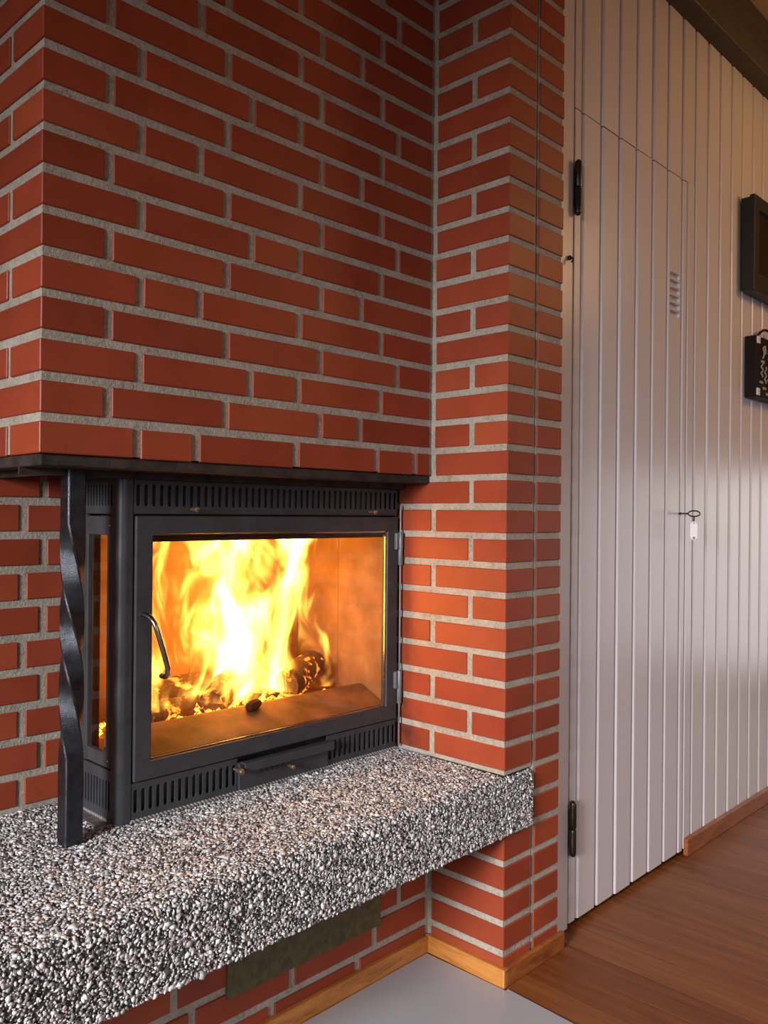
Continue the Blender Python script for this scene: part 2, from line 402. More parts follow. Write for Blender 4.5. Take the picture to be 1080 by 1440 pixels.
GX = 1.069
pm = MB(); pm.box(W+RC, GX-0.0025, -D+RC, 0.45, 0.0, 0.334); pm.box(W+RC, GX-0.0025, -D+RC, 0.45, 0.468, CEIL)
pm.box(GX+0.0025, PX-RC, -D+RC, 0.1, 0.0, CEIL); pm.box(GX-0.003, GX+0.003, -D+0.0065, 0.1, 0, CEIL)
pier = pm.build('wall_pier', M['mortar'])
tag(pier, 'red brick pier between the stove and the white board wall', kind='structure')
for r in range(-17, 24):
    z0, z1 = rowz(r)
    if r not in (-11, -12):
        xa, xb = W, GX-H
        if r < -12: segs = [(-D, -0.011)]
        elif r < 0: segs = [(-D, -0.007-H), (-0.007+H, 0.232)] if r % 2 == 0 else [(-D, -0.121-H), (-0.121+H, 0.111), (0.127, 0.232)]
        else: segs = [(-D, -0.012)] if r % 2 == 0 else [(-D, -0.121-H), (-0.121+H, -0.010)]
        for (a, b) in segs: brick(pier, xa, xb, a, b, z0, z1)
    brick(pier, GX+H, PX, -D, -D+0.10, z0, z1)

bw = MB().box(-0.62, 0.196, 0.31+RC, 0.42, 0.334, CEIL).box(0.19, 1.06, 0.505, 0.56, 0.30, ZB+0.03).box(0.188, 0.196, 0.41, 0.56, 0.30, ZB+0.03).build('wall_back', M['mortar'])
tag(bw, 'red brick rear wall left of the stove, behind the twisted iron post', kind='structure')
for r in range(-12, 24):
    z0, z1 = rowz(r); off = 0.106 if r % 2 == 0 else 0.146
    e = [off-0.72, off-0.48, off-0.24, off, 0.21]
    for i in range(4):
        a = max(e[i]+H, -0.62); b = min(e[i+1]-H, 0.196)
        if b-a > 0.02: brick(bw, a, b, 0.31, 0.40, z0, z1)

ba = MB().box(-0.62, W+RC+0.001, RC, 0.12, 0.0, 0.334).build('wall_base', M['mortar'])
tag(ba, 'red brick base wall beneath the pebbled hearth slab', kind='structure')
for r in range(-17, -12):
    z0, z1 = rowz(r)
    J = {-16: [.776, .536, .296, .056, -.184], -15: [.857, .617, .497, .257, .017, -.223], -17: [.722, .482, .242, .002, -.238], -14: [.716, .476, .356, .116, -.124], -13: [.836, .596, .356, .116, -.124]}[r]
    e = [W]+J+[J[-1]-.24, J[-1]-.48]
    for i in range(len(e)-1):
        a = max(e[i+1]+H, -.62); b = e[i]-H
        if b-a > 0.02: brick(ba, a, b, 0.0, 0.09, z0, z1)

# ------------------------------------------------------------------ floor: varnished boards running away from the board wall
fl = MB().box(-3.62, 4.62, -3.62, 0.06, -0.03, -0.012).build('floor', M['dark_gap'])
tag(fl, 'brown varnished wooden board floor', kind='structure')
PW = 0.0945
i = 0; x = 1.03-49*PW
while x < 4.6:
    me = chamfer_box(round(PW-0.0012, 4), 3.62, 0.014, 0.0006)
    if not me.materials: me.materials.append(M['floor'])
    o = bpy.data.objects.new('plank', me); COL.objects.link(o); o.parent = fl; o.location = (x+PW/2, -1.78, -0.007+random.uniform(-.0002, .0002)); x += PW

# ------------------------------------------------------------------ board wall with the flush door
WB = MB().box(1.19, 4.62, YP+0.022, YP+0.06, 0.0, CEIL).build('wall_boards', M['dark_gap'])
tag(WB, 'white painted vertical board wall right of the brick pier', kind='structure')
def tilt(o):
    o.rotation_euler.z = random.gauss(0.018, 0.004); return o
def board(parent, x0, x1, z0, z1, chl=0.0095, chr_=0.0070, t=0.019, dy=0.0, name='board'):
    w = x1-x0-0.0008; mb = MB()
    pts = [(0, t), (0, chl*1.1), (chl*0.62, chl*0.22), (chl, 0), (w-chr_, 0), (w-chr_*0.3, chr_*0.5), (w, chr_*1.3), (w, t)]
    mb.prism(pts, 2, 0, z1-z0)
    return tilt(mb.build(name, M['paint'], parent, loc=(x0, YP+dy+random.uniform(-.0006, .0006), z0)))
XB = [1.3195+0.0976*i for i in range(7)]           # left edges of the door's boards
XB[6] = 1.9055
DT, DBm = 2.085, 0.016
door = MB().box(1.284, 1.943, YP+0.0195, YP+0.0215, DBm+0.004, DT-0.004).build('door_1', M['dark_gap'])
tag(door, 'white board door set flush into the board wall, hung on two bronze hinges', kind='structure')
board(WB, 1.184, 1.2815, 0.004, CEIL-0.19, 0.001, 0.001)
board(WB, 1.2815, XB[0], DT+0.003, CEIL-0.19, 0.001)
board(door, 1.2835, XB[0], DBm, DT, 0.001)
for i in range(7):
    x0 = XB[i]; x1 = XB[i+1] if i < 6 else 1.9435
    b = board(door, x0, x1, DBm+random.uniform(-.002, .002), DT, dy=random.uniform(-.0004, .0008))
    if i == 5: vent_board = b
    board(WB, x0, XB[i+1] if i < 6 else 1.9975, DT+0.003, CEIL-0.19)
board(WB, 1.9455, 1.9975, 0.02, DT+0.003, 0.0012)
x = 1.9975
while x < 4.55: board(WB, x, x+0.0945, 0.02, CEIL-0.19); x += 0.0945
# slots routed through one door board
cut = MB()
for k in range(6):
    zc = 1.664+k*0.0230; L0, L1, rr = 1.8215, 1.8935, 0.0090
    pts = [(L0+rr-rr*math.sin(math.pi*q/8), zc+rr*math.cos(math.pi*q/8)) for q in range(9)]+[(L1-rr+rr*math.sin(math.pi*q/8), zc-rr*math.cos(math.pi*q/8)) for q in range(9)]
    cut.prism(pts, 1, YP-0.01, YP+0.012)
cutter = cut.build('slot_cutter', M['paint'])
bm = bmesh.new(); bm.from_mesh(cutter.data); bmesh.ops.recalc_face_normals(bm, faces=bm.faces); bm.to_mesh(cutter.data); bm.free()
bm = bmesh.new(); bm.from_mesh(vent_board.data); bmesh.ops.recalc_face_normals(bm, faces=bm.faces); bm.to_mesh(vent_board.data); bm.free()
bo = vent_board.modifiers.new('cut', 'BOOLEAN'); bo.operation = 'DIFFERENCE'; bo.object = cutter; bo.solver = 'EXACT'
bpy.context.view_layer.update()
ev = bpy.data.meshes.new_from_object(vent_board.evaluated_get(bpy.context.evaluated_depsgraph_get()))
vent_board.modifiers.clear(); vent_board.data = ev
bpy.data.objects.remove(cutter)
# barrel hinges
for zc in (1.881, 0.259):
    h = empty('hinge', (1.2835, YP-0.010, zc)); h.parent = door; h['label'] = 'bronze barrel hinge'
    for s in (-1, 1):
        r = 0.0088
        pf = [(0.002, 0.0), (r*0.92, 0.0012), (r, 0.003), (r, 0.058), (r*0.93, 0.0635), (r*0.75, 0.067), (r*0.45, 0.0695), (0.001, 0.0705)]
        k = MB().lathe(pf, (0, 0, 0.0008*s), (0, 0, s), 14).build('knuckle', M['hinge'], h); autosmooth(k, 50)
    MB().box(-0.004, 0.004, 0.006, 0.0105, -0.05, 0.05).build('leaf', M['hinge'], h)
# paint chip / little screw hook on the frame strip
nail = MB().lathe([(0.001, 0), (0.006, 0.001), (0.0065, 0.004), (0.004, 0.007), (0.001, 0.008)], (1.258, YP, 1.699), (0, -1, 0), 12)
nail.tube([(1.258, YP-0.006, 1.699), (1.258, YP-0.012, 1.695), (1.257, YP-0.013, 1.689), (1.256, YP-0.009, 1.686)], 0.0028, 8)
tag(autosmooth(nail.build('screw_hook', M['bluechip'])), 'tiny dark hook on the white frame strip below the upper hinge', 'hook')

# key with its white tag
kx, kz = 1.8975, 1.0595
key = empty('door_key', (kx, YP, kz)); tag(key, 'dark metal key with white plastic tag sticking out of the door', 'key')
k1 = MB().tube([(0, 0.012, 0), (0, -0.030, 0)], 0.0023, 10).tube([(0, -0.004, 0), (0, -0.0065, 0)], 0.0040, 10).tube([(0, -0.026, 0), (0, -0.029, 0)], 0.0036, 10)
autosmooth(k1.build('key_shaft', M['hinge'], key))
k2 = MB().tube([(0.0, -0.047+0.0185*math.cos(t*math.pi/12), 0.0085*math.sin(t*math.pi/12)+0.0) for t in range(24)], 0.0021, 8, closed=True)
autosmooth(k2.build('key_bow', M['hinge'], key))
k3 = MB().tube([(0.0035*math.cos(t*math.pi/8), -0.0465, -0.015+0.0075*math.sin(t*math.pi/8)) for t in range(16)], 0.0012, 6, closed=True)
autosmooth(k3.build('key_ring', M['hinge'], key))
tp = []
tw, th = 0.0105, 0.028
for q in range(9): tp.append((-0.0465+tw*math.cos(math.pi*q/8), -0.052+th-tw+tw*math.sin(math.pi*q/8)))
for q in range(9): tp.append((-0.0465-tw*math.cos(math.pi*q/8), -0.052-th+tw-tw*math.sin(math.pi*q/8)))
A = math.radians(38)
tg = MB().prism(tp, 0, -0.0015, 0.0015)
tg.v = [((x*math.cos(A)-(y+0.0465)*math.sin(A)), -0.0465+x*math.sin(A)+(y+0.0465)*math.cos(A), z) for x, y, z in tg.v]
tago = tg.build('key_tag', M['white'], key, bevel=0.0006)
nv = Vector((-math.cos(A), -math.sin(A), 0))
for zz, rr in ((-0.0735, 0.0042), (-0.0285, 0.0022)):
    autosmooth(MB().lathe([(0.0005, 0), (rr, 0), (rr, 0.0012), (0.0005, 0.0013)], Vector((0, -0.0465, zz))+nv*0.0012, nv, 12).build('rivet', M['grey_dot'], tago))

# ------------------------------------------------------------------ skirtings
def skirt(name, x0, x1, y0, y1, h, mat, label):
    o = MB().box(x0, x1, y0, y1, 0.0, h).build(name, M[mat], bevel=0.0025); tag(o, label, kind='structure'); return o
skirt('baseboard_base', -0.62, W-0.010, -0.011, 0.003, 0.041, 'skirt', 'light pine skirting along the brick base wall under the hearth')
skirt('baseboard_pier', W-0.010, W+0.002, -D-0.0105, -0.0005, 0.042, 'skirt', 'pale pine skirting on the stove side of the brick pier')
skirt('baseboard_front', W+0.0023, 1.196, -D-0.0105, -D+0.002, 0.0425, 'skirt_dark', 'short brown pine skirting across the front of the brick pier')
skirt('baseboard_right', 1.946, 4.60, YP-0.0145, YP+0.001, 0.052, 'skirt_dark', 'figured pine skirting along the white board wall')

# ------------------------------------------------------------------ ceiling, beams, and the unseen rest of the room
BY = -0.251
o = MB().box(1.19, 4.6, BY, YP+0.02, 2.582, CEIL).build('trim_1', M['beam'], bevel=0.004); tag(o, 'dark stained beam along the top of the white board wall', kind='structure')
o = MB().box(-3.62, 4.62, -3.62, 0.42, CEIL, CEIL+0.05).build('ceiling', M['ceiling']); tag(o, 'pale board ceiling above the dark beam', kind='structure')
def wall_hole(name, axis, pos, t, a0, a1, holes, label):
    # wall slab normal to axis, running a0..a1, with rectangular openings (b0, b1, z0, z1)
    mb = MB()
    def bx(p, q, z0, z1):
        if axis == 0: mb.box(pos, pos+t, p, q, z0, z1)
        else: mb.box(p, q, pos, pos+t, z0, z1)
    p = a0
    for (b0, b1, z0, z1) in holes:
        bx(p, b0, 0, CEIL); bx(b0, b1, 0, z0); bx(b0, b1, z1, CEIL); p = b1
    bx(p, a1, 0, CEIL)
    return tag(mb.build(name, M['wall']), label, kind='structure')
wall_hole('wall_left', 0, -3.72, 0.10, -3.62, 0.42, [(-1.71, -0.69, 1.02, 2.28)], 'pine clad wall with a window, left of the fireplace and out of view')
wall_hole('wall_rear', 1, -3.72, 0.10, -3.72, 4.72, [(-0.98, 1.28, 0.28, 2.02)], 'pine clad wall with a large window behind the viewer')
wall_hole('wall_right', 0, 4.62, 0.10, -3.62, 0.42, [(-1.67, -0.33, 0.06, 1.38)], 'pine clad end wall far to the right')
o = MB().box(-3.62, -0.62, 0.31, 0.42, 0, CEIL).build('wall_plaster', M['wall']); tag(o, 'pine clad wall continuing left of the brick', kind='structure')
f1 = MB().box(-3.70, -3.64, -1.71, -1.65, 1.02, 2.28).box(-3.70, -3.64, -0.75, -0.69, 1.02, 2.28).box(-3.70, -3.64, -1.71, -0.69, 1.02, 1.08).box(-3.70, -3.64, -1.71, -0.69, 2.22, 2.28)
tag(f1.build('window_1', M['winframe']), 'white window frame in the left wall', kind='structure')
f2 = MB().box(-0.98, -0.92, -3.70, -3.64, 0.28, 2.02).box(1.22, 1.28, -3.70, -3.64, 0.28, 2.02).box(-0.98, 1.28, -3.70, -3.64, 0.28, 0.34).box(-0.98, 1.28, -3.70, -3.64, 1.96, 2.02)
f3 = MB().box(4.64, 4.70, -1.67, -1.61, 0.06, 1.38).box(4.64, 4.70, -0.39, -0.33, 0.06, 1.38).box(4.64, 4.70, -1.67, -0.33, 0.06, 0.12).box(4.64, 4.70, -1.67, -0.33, 1.32, 1.38)
tag(f3.build('window_3', M['winframe']), 'white frame of the tall window in the far right wall', kind='structure')
tag(f2.build('window_2', M['winframe']), 'white frame of the large window behind the viewer', kind='structure')

# ------------------------------------------------------------------ hearth slab of exposed pebbles
SX0, SX1, SY0, SY1, SZ0, SZ1 = -0.62, 1.0585, -0.229, 0.312, 0.334, 0.466
RAD = 0.022
prof = [(SY1, SZ0), (SY0+0.006, SZ0), (SY0, SZ0+0.006), (SY0, SZ1-RAD)]
prof += [(SY0+RAD-RAD*math.cos(math.pi/2*k/6), SZ1-RAD+RAD*math.sin(math.pi/2*k/6)) for k in range(1, 7)] + [(SY1, SZ1)]
# split: main slab (clear of the pier) and the nose that is built into the pier front
mb = MB().prism(prof[::-1], 0, SX0, W-0.001)
mb.prism([(y, z) if y < -0.03 else (-D+0.05, z) for (y, z) in prof][::-1], 0, W-0.001, SX1)
slab = mb.build('hearth_slab', M['matrix'], bevel=0)
tag(slab, 'thick grey hearth slab of exposed pebble concrete under the stove', 'hearth')
def pebbles():
    # perimeter coordinate s: 0 at the bottom of the front face, up the front, round the nose, back over the top
    hf = SZ1-RAD-SZ0; ar = math.pi/2*RAD; top = (SY1-0.002)-(SY0+RAD); S = hf+ar+top
    N = 34000
    x = RNG.uniform(SX0, SX1, N); s = RNG.uniform(0.001, S, N)
    # stratify along s for evenness
    nx, ns = 336, 205
    gx, gs = np.meshgrid((np.arange(nx)+.5)/nx, (np.arange(ns)+.5)/ns)
    x = SX0+(gx.ravel()+RNG.uniform(-.62, .62, nx*ns)/nx)*(SX1-SX0); s = (gs.ravel()+RNG.uniform(-.62, .62, nx*ns)/ns)*S
    s = np.clip(s, 0.004, S-0.001)
    P = np.zeros((len(x), 3)); Nn = np.zeros((len(x), 3))
    f = s < hf; a = (s >= hf) & (s < hf+ar); t = s >= hf+ar
    P[:, 0] = x
    P[f, 1] = SY0; P[f, 2] = SZ0+s[f]; Nn[f, 1] = -1
    th = (s[a]-hf)/RAD
    P[a, 1] = SY0+RAD-RAD*np.cos(th); P[a, 2] = SZ1-RAD+RAD*np.sin(th); Nn[a, 1] = -np.cos(th); Nn[a, 2] = np.sin(th)
    P[t, 1] = SY0+RAD+(s[t]-hf-ar); P[t, 2] = SZ1; Nn[t, 2] = 1
    # not under the stove, nor inside the pier, nor inside the far wall
    keep = ~((P[:, 2] > SZ1-0.004) & (P[:, 1] > 0.135) & (P[:, 0] > 0.232))
    keep &= ~((P[:, 0] > W-0.003) & (P[:, 1] > -D+0.004))
    keep &= P[:, 0] > -0.62
    # thin out what the camera can never see
    P = P[keep]; Nn = Nn[keep]; n = len(P)
    # template: octahedron subdivided once -> 18 verts, 32 tris
    bm = bmesh.new(); bmesh.ops.create_icosphere(bm, subdivisions=1, radius=1.0)
    bm.verts.ensure_lookup_table(); T = np.array([v.co[:] for v in bm.verts]); F = np.array([[v.index for v in f.verts] for f in bm.faces]); bm.free()
    a1 = RNG.lognormal(math.log(0.0031), 0.36, n); a2 = a1*RNG.uniform(0.40, 0.75, n); a3 = a1*RNG.uniform(0.30, 0.55, n)
    a1 = np.minimum(a1, 0.0085)
    # frame: normal, tangent
    t1 = np.tile(np.array([1.0, 0, 0]), (n, 1)); t2 = np.cross(Nn, t1)
    ang = RNG.uniform(0, 2*np.pi, n)[:, None]
    u = t1*np.cos(ang)+t2*np.sin(ang); v = -t1*np.sin(ang)+t2*np.cos(ang)
    # tilt out of the plane
    tl = (RNG.normal(0, 1, n)*np.where(Nn[:, 2] > 0.9, 0.25, 0.42))[:, None]
    w = Nn*np.cos(tl)+u*np.sin(tl); u = u*np.cos(tl)-Nn*np.sin(tl)
    J = 1+RNG.normal(0, 0.10, (n, len(T), 1))
    V = (T[None]*J)
    V = P[:, None]+(V[..., 0:1]*a1[:, None, None]*u[:, None]+V[..., 1:2]*a2[:, None, None]*v[:, None]+V[..., 2:3]*a3[:, None, None]*w[:, None])
    V += (Nn*RNG.uniform(-0.0012, 0.0016, n)[:, None])[:, None]
    FF = (F[None]+(np.arange(n)*len(T))[:, None, None]).reshape(-1, 3)
    me = bpy.data.meshes.new('pebbles'); nv = n*len(T); nf = len(FF)
    me.vertices.add(nv); me.vertices.foreach_set('co', V.reshape(-1).astype(np.float32))
    me.loops.add(nf*3); me.loops.foreach_set('vertex_index', FF.reshape(-1).astype(np.int32))
    me.polygons.add(nf); me.polygons.foreach_set('loop_start', np.arange(0, nf*3, 3, dtype=np.int32))
    me.update(calc_edges=True); me.validate()
    return me
po = link('pebbles', pebbles(), M['pebble'], slab, smooth=True); po['kind'] = 'stuff'

# ------------------------------------------------------------------ floor plate, soot hatch
o = MB().prism([(-0.25, -0.013), (0.9405, -0.013), (0.9440, -0.2400), (0.9530, -0.2400), (0.9330, -0.66), (-0.25, -0.66)][::-1], 2, 0.0004, 0.0034).build('floor_plate', M['plate'], bevel=0.001)
tag(o, 'smooth grey fire protection plate on the floor before the hearth', 'floor plate')
ho = empty('soot_hatch', (0.58, 0, 0.12)); tag(ho, 'olive brown iron hatch on the bricks under the hearth slab', 'hatch')
MB().box(-0.209, 0.209, -0.006, 0.012, 0.0, 0.17).build('hatch_plate', M['olive'], ho, bevel=0.002)
MB().box(-0.19, 0.19, -0.009, -0.004, 0.075, 0.155).build('hatch_lid', M['olive'], ho, bevel=0.002)

# ------------------------------------------------------------------ iron plate under the chimney breast
hp = MB().box(0.004, W-0.003, 0.006, 0.306, ZB-0.012, ZB+0.0075)
hp = hp.build('lintel_plate', M['rust'], bevel=0.003); tag(hp, 'sooty iron plate carrying the chimney breast above the stove', 'lintel')
for (x0, x1, y0, y1) in ((0.004, W-0.003, 0.085, 0.091), (0.05, 0.056, 0.091, 0.306)):
    MB().box(x0, x1, y0, y1, ZB-0.024, ZB-0.011).build('angle_flange', M['rust'], hp)

# ------------------------------------------------------------------ twisted post
def twisted(zs, x0, y0, half, turn0, turn1, quarters):
    v = []; f = []; n = 0; per = 8
    ring = []
    ch = half*0.14
    for (sx, sy) in ((-1, -1), (1, -1), (1, 1), (-1, 1)):
        a = (sx*half, sy*(half-ch)); b = (sx*(half-ch), sy*half)
        ring += [a, b] if sx*sy > 0 else [b, a]
    steps = [zs[0], zs[0]+0.02]+list(np.linspace(turn0, turn1, 72))+[zs[1]]
    steps = sorted(set(float(q) for q in steps))
    for z in steps:
        t = min(1, max(0, (z-turn0)/(turn1-turn0))); t = t+0.06*math.sin(2*math.pi*t)*-0.5
        a = -t*quarters*math.pi/2
        k = 1.0-0.04*math.sin(math.pi*min(1, max(0, t)))
        for (px, py) in ring: v.append((x0+(px*math.cos(a)-py*math.sin(a))*k, y0+(px*math.sin(a)+py*math.cos(a))*k, z))
    m = len(steps)
    for i in range(m-1):
        for k in range(per):
            k2 = (k+1) % per; f.append((i*per+k, i*per+k2, (i+1)*per+k2, (i+1)*per+k))
    f.append(tuple(range(per))[::-1]); f.append(tuple((m-1)*per+k for k in range(per)))
    return v, f
v, f = twisted((SZ1+0.001, ZB-0.012), 0.1015, 0.0925, 0.0165, 0.62, 1.03, 3)
po_ = obj('twisted_post', v, f, M['iron']); autosmooth(po_, 32)
tag(po_, 'twisted square black iron post standing on the hearth beside the stove', 'post')

# ------------------------------------------------------------------ the stove
SF = 0.100; SL = 0.195; SR = 0.950; ST = 1.112; SBm = 0.472
stove = empty('wood_stove', (0.57, 0.1, SBm)); tag(stove, 'black steel stove insert with glass door and burning fire', 'stove')
stove.location = (0, 0, 0)
S = stove
# outer casing
cs = MB().box(SL+0.004, SR, SF+0.020, 0.50, SBm-0.004, SBm+0.006).box(SL+0.004, SR, SF+0.006, 0.50, ST-0.005, ST).box(SR-0.006, SR, SF+0.006, 0.50, SBm, ST).box(SL+0.004, SR, 0.494, 0.50, SBm, ST)
cs.box(SL+0.006, SL+0.012, 0.236, 0.50, SBm, ST)
cs.box(SL+0.03, SR-0.008, SF+0.012, SF+0.016, 1.052, 1.0555).box(SL+0.03, SR-0.008, SF+0.040, SF+0.044, 1.050, ST-0.005).box(SL+0.04, SR-0.008, SF+0.036, SF+0.040, SBm, 0.545)
cs.box(SL+0.012, SL+0.03, SF+0.03, 0.236, 1.046, 1.050).box(SL+0.012, SL+0.03, SF+0.03, 0.236, 0.556, 0.560)
cs.build('casing', M['steel'], S)
# rounded corner post
pts = [(0.2225, SF+0.020), (0.2225, SF+0.0005), (0.212, SF)]+[(0.209-0.014*math.sin(q*math.pi/12), SF+0.014-0.014*math.cos(q*math.pi/12)) for q in range(0, 7)]+[(SL, SF+0.026), (SL+0.016, SF+0.026)]
autosmooth(MB().prism(pts[::-1], 2, SBm-0.002, ST).build('corner_post', M['steel'], S), 35)
# front grilles and their rails
fm = lambda u, v, d: (u, SF+d, v)
MB().slots(0.2245, 0.944, 1.0475, ST-0.001, 43, 0.0092, 1.0615, 1.1035, 0.004, fm).build('upper_grille', M['steel'], S)
MB().slots(0.2245, 0.4650, SBm, 0.5415, 15, 0.0088, 0.4855, 0.5295, 0.004, fm).build('lower_grille', M['steel'], S)
MB().slots(0.716, 0.944, SBm, 0.5415, 14, 0.0088, 0.4855, 0.5295, 0.004, fm).build('lower_grille', M['steel'], S)
sm = lambda u, v, d: (SL+d, -u, v)
MB().slots(-0.240, -0.126, 1.0475, ST-0.001, 10, 0.0062, 1.0615, 1.1035, 0.004, sm).build('side_upper_grille', M['steel'], S)
MB().slots(-0.240, -0.126, SBm, 0.566, 10, 0.0062, 0.4900, 0.5450, 0.004, sm).build('side_lower_grille', M['steel'], S)
# door
dr = MB().frame(0.2265, 0.9435, 0.5440, 1.0435, 0.2615, 0.9065, 0.5795, 1.0085, SF-0.0045, SF+0.016).build('door', M['steel'], S, bevel=0.0022)
MB().frame(0.2615, 0.9065, 0.5795, 1.0085, 0.2645, 0.9035, 0.5825, 1.0055, SF+0.001, SF+0.004).build('seal_strip', M['chrome'], dr)
MB().box(0.2600, 0.9080, SF+0.0045, SF+0.0085, 0.5785, 1.0095).build('glass_pane', M['glass'], dr)
hd = MB().tube([(0.2420, SF-0.002, 0.8575), (0.2415, 0.0860, 0.8580), (0.2420, 0.0680, 0.8545), (0.2455, 0.0590, 0.8440), (0.2490, 0.0560, 0.8300), (0.2600, 0.0540, 0.7950), (0.2700, 0.0530, 0.7600), (0.2720, 0.0560, 0.7480), (0.2720, 0.0640, 0.7420), (0.2720, 0.0790, 0.7410)], 0.0052, 12)
autosmooth(hd.build('handle', M['chrome'], dr), 60)
for zc in (0.965, 0.622):
    hg = empty('hinge', (0.9475, SF-0.009, zc)); hg.parent = S
    a = MB().lathe([(0.001, -0.041), (0.0055, -0.0405), (0.0062, -0.039), (0.0062, -0.001), (0.0062, 0.0), (0.0070, 0.0005), (0.0070, 0.039), (0.0062, 0.0405), (0.001, 0.041)], (0, 0, 0), (0, 0, 1), 14).build('knuckle', M['steel2'], hg); autosmooth(a, 50)
    MB().box(-0.017, -0.002, -0.003, 0.010, -0.002, 0.039).build('leaf', M['steel2'], hg, bevel=0.0015)
autosmooth(MB().tube([(0.9475, SF-0.009, SBm+0.004), (0.9475, SF-0.009, ST-0.04)], 0.0022, 8).build('hinge_rod', M['steel2'], S))
# side panel with its own narrow pane
sp = MB()
fr = MB().frame(0.127, 0.240, 0.5700, 1.0430, 0.145, 0.2200, 0.5960, 1.0070, 0, 0.012)
fr.v = [(SL-0.001+y, x, z) for x, y, z in fr.v]; fr.f = [q[::-1] for q in fr.f]
spn = fr.build('side_panel', M['steel'], S, bevel=0.0016)
MB().box(SL+0.004, SL+0.008, 0.1435, 0.2215, 0.5945, 1.0085).build('glass_pane', M['glass'], spn)
for (yy, zz) in ((0.137, 1.025), (0.184, 1.040), (0.137, 0.583), (0.231, 0.583)):
    autosmooth(MB().lathe([(0.0003, 0), (0.0021, 0), (0.0018, 0.001), (0.0003, 0.0014)], (SL-0.001, yy, zz), (-1, 0, 0), 10).build('screw', M['chrome'], spn))
# ash drawer front, channel bar, knobs
ad = MB().box(0.4665, 0.7145, SF-0.006, SF+0.004, 0.4760, 0.5310).build('ash_drawer', M['steel'], S, bevel=0.001)
chn = MB().prism([(SF-0.0245, 0.5155), (SF-0.0245, 0.5345), (SF-0.006, 0.5345), (SF-0.006, 0.5315), (SF-0.0215, 0.5315), (SF-0.0215, 0.5155)], 0, 0.468, 0.716)
chn.build('channel_handle', M['steel'], ad, bevel=0.0006)
for k in range(5):
    xx = 0.523+0.0145*k
    autosmooth(MB().lathe([(0.0003, 0), (0.0042, 0), (0.0042, 0.0008), (0.0003, 0.0009)], (xx, SF-0.0060, 0.5045), (0, -1, 0), 12).build('air_hole', M['dark_gap'], ad))
KP = [(0.0030, 0.0), (0.0030, 0.010), (0.0042, 0.011), (0.0050, 0.014), (0.0047, 0.019), (0.0062, 0.022), (0.0064, 0.027), (0.0050, 0.0300), (0.0005, 0.0308)]
for (x, z, k) in ((0.3453, 1.0565, 0.85), (0.842, 1.0550, 0.85), (0.4555, 0.5215, 1.0), (0.596, 0.5010, 0.8)):
    kn = MB().lathe([(r*k, h*k) for r, h in KP], (x, SF-0.003, z), (0, -1, 0), 14).build('knob', M['brass'], S); autosmooth(kn, 45); kn['label'] = 'small worn brass knob'
# rope seals (two twisted strands) and steel base flange
def rope(name, p0, p1, r, pitch, mat='rope'):
    p0 = Vector(p0); p1 = Vector(p1); L = (p1-p0).length; n = int(L/pitch*7); d = (p1-p0).normalized(); a = d.cross(Vector((0, 0, 1))).normalized(); b = d.cross(a)
    mb = MB()
    for ph in (0, math.pi):
        mb.tube([p0+d*(L*i/n)+(a*math.cos(ph+2*math.pi*L*i/n/pitch)+b*math.sin(ph+2*math.pi*L*i/n/pitch))*r*0.55 for i in range(n+1)], r*0.62, 6)
    return autosmooth(mb.build(name, M[mat], S), 60)
rope('rope_seal', (0.222, SF+0.001, SBm-0.002), (0.948, SF+0.001, SBm-0.002), 0.0042, 0.017)
rope('rope_seal', (SL+0.001, SF+0.026, SBm-0.001), (SL+0.001, 0.300, SBm-0.001), 0.0036, 0.015)
rope('rope_seal', (0.20, SF-0.004, ST+0.004), (0.948, SF-0.004, ST+0.004), 0.0040, 0.016, 'rust')
MB().box(0.168, SL+0.010, 0.118, 0.300, SZ1-0.002, SZ1+0.0045).build('base_flange', M['flange'], S, bevel=0.001)
# firebox lining
FX0, FX1, FY1, FZ0, FZ1 = 0.232, 0.925, 0.455, 0.578, 1.035
ln = MB().box(FX0, FX1, 0.19, FY1+0.02, FZ0-0.012, FZ0)
ln.build('hearth_tile', M['lining'], S)
for k in range(4):
    xa = FX0+(FX1-FX0)*k/4; xb = FX0+(FX1-FX0)*(k+1)/4
    MB().box(xa+0.0003, xb-0.0003, FY1, FY1+0.02, FZ0, FZ1).build('lining_brick', M['lining'], S, bevel=0.0007)
for k in range(2):
    ya = 0.130+(FY1-0.130)*k/2; yb = 0.130+(FY1-0.130)*(k+1)/2
    MB().box(FX1, FX1+0.018, ya+0.0003, yb-0.0003, FZ0-0.01, FZ1).build('lining_brick', M['lining'], S, bevel=0.002)
MB().box(FX0-0.018, FX0, 0.240, FY1, FZ0, FZ1).build('lining_brick', M['lining'], S, bevel=0.002)
MB().box(FX0, FX1, 0.118, FY1, FZ1, FZ1+0.012).build('baffle', M['rust'], S)
MB().box(0.226, 0.944, 0.117, 0.123, 0.9935, 1.050).build('deflector_strip', M['rust'], S)
MB().prism([(0.117, 0.572), (0.117, 0.580), (0.200, 0.618), (0.210, 0.618), (0.210, 0.572)][::-1], 0, 0.226, 0.932).build('sill', M['sill'], S)

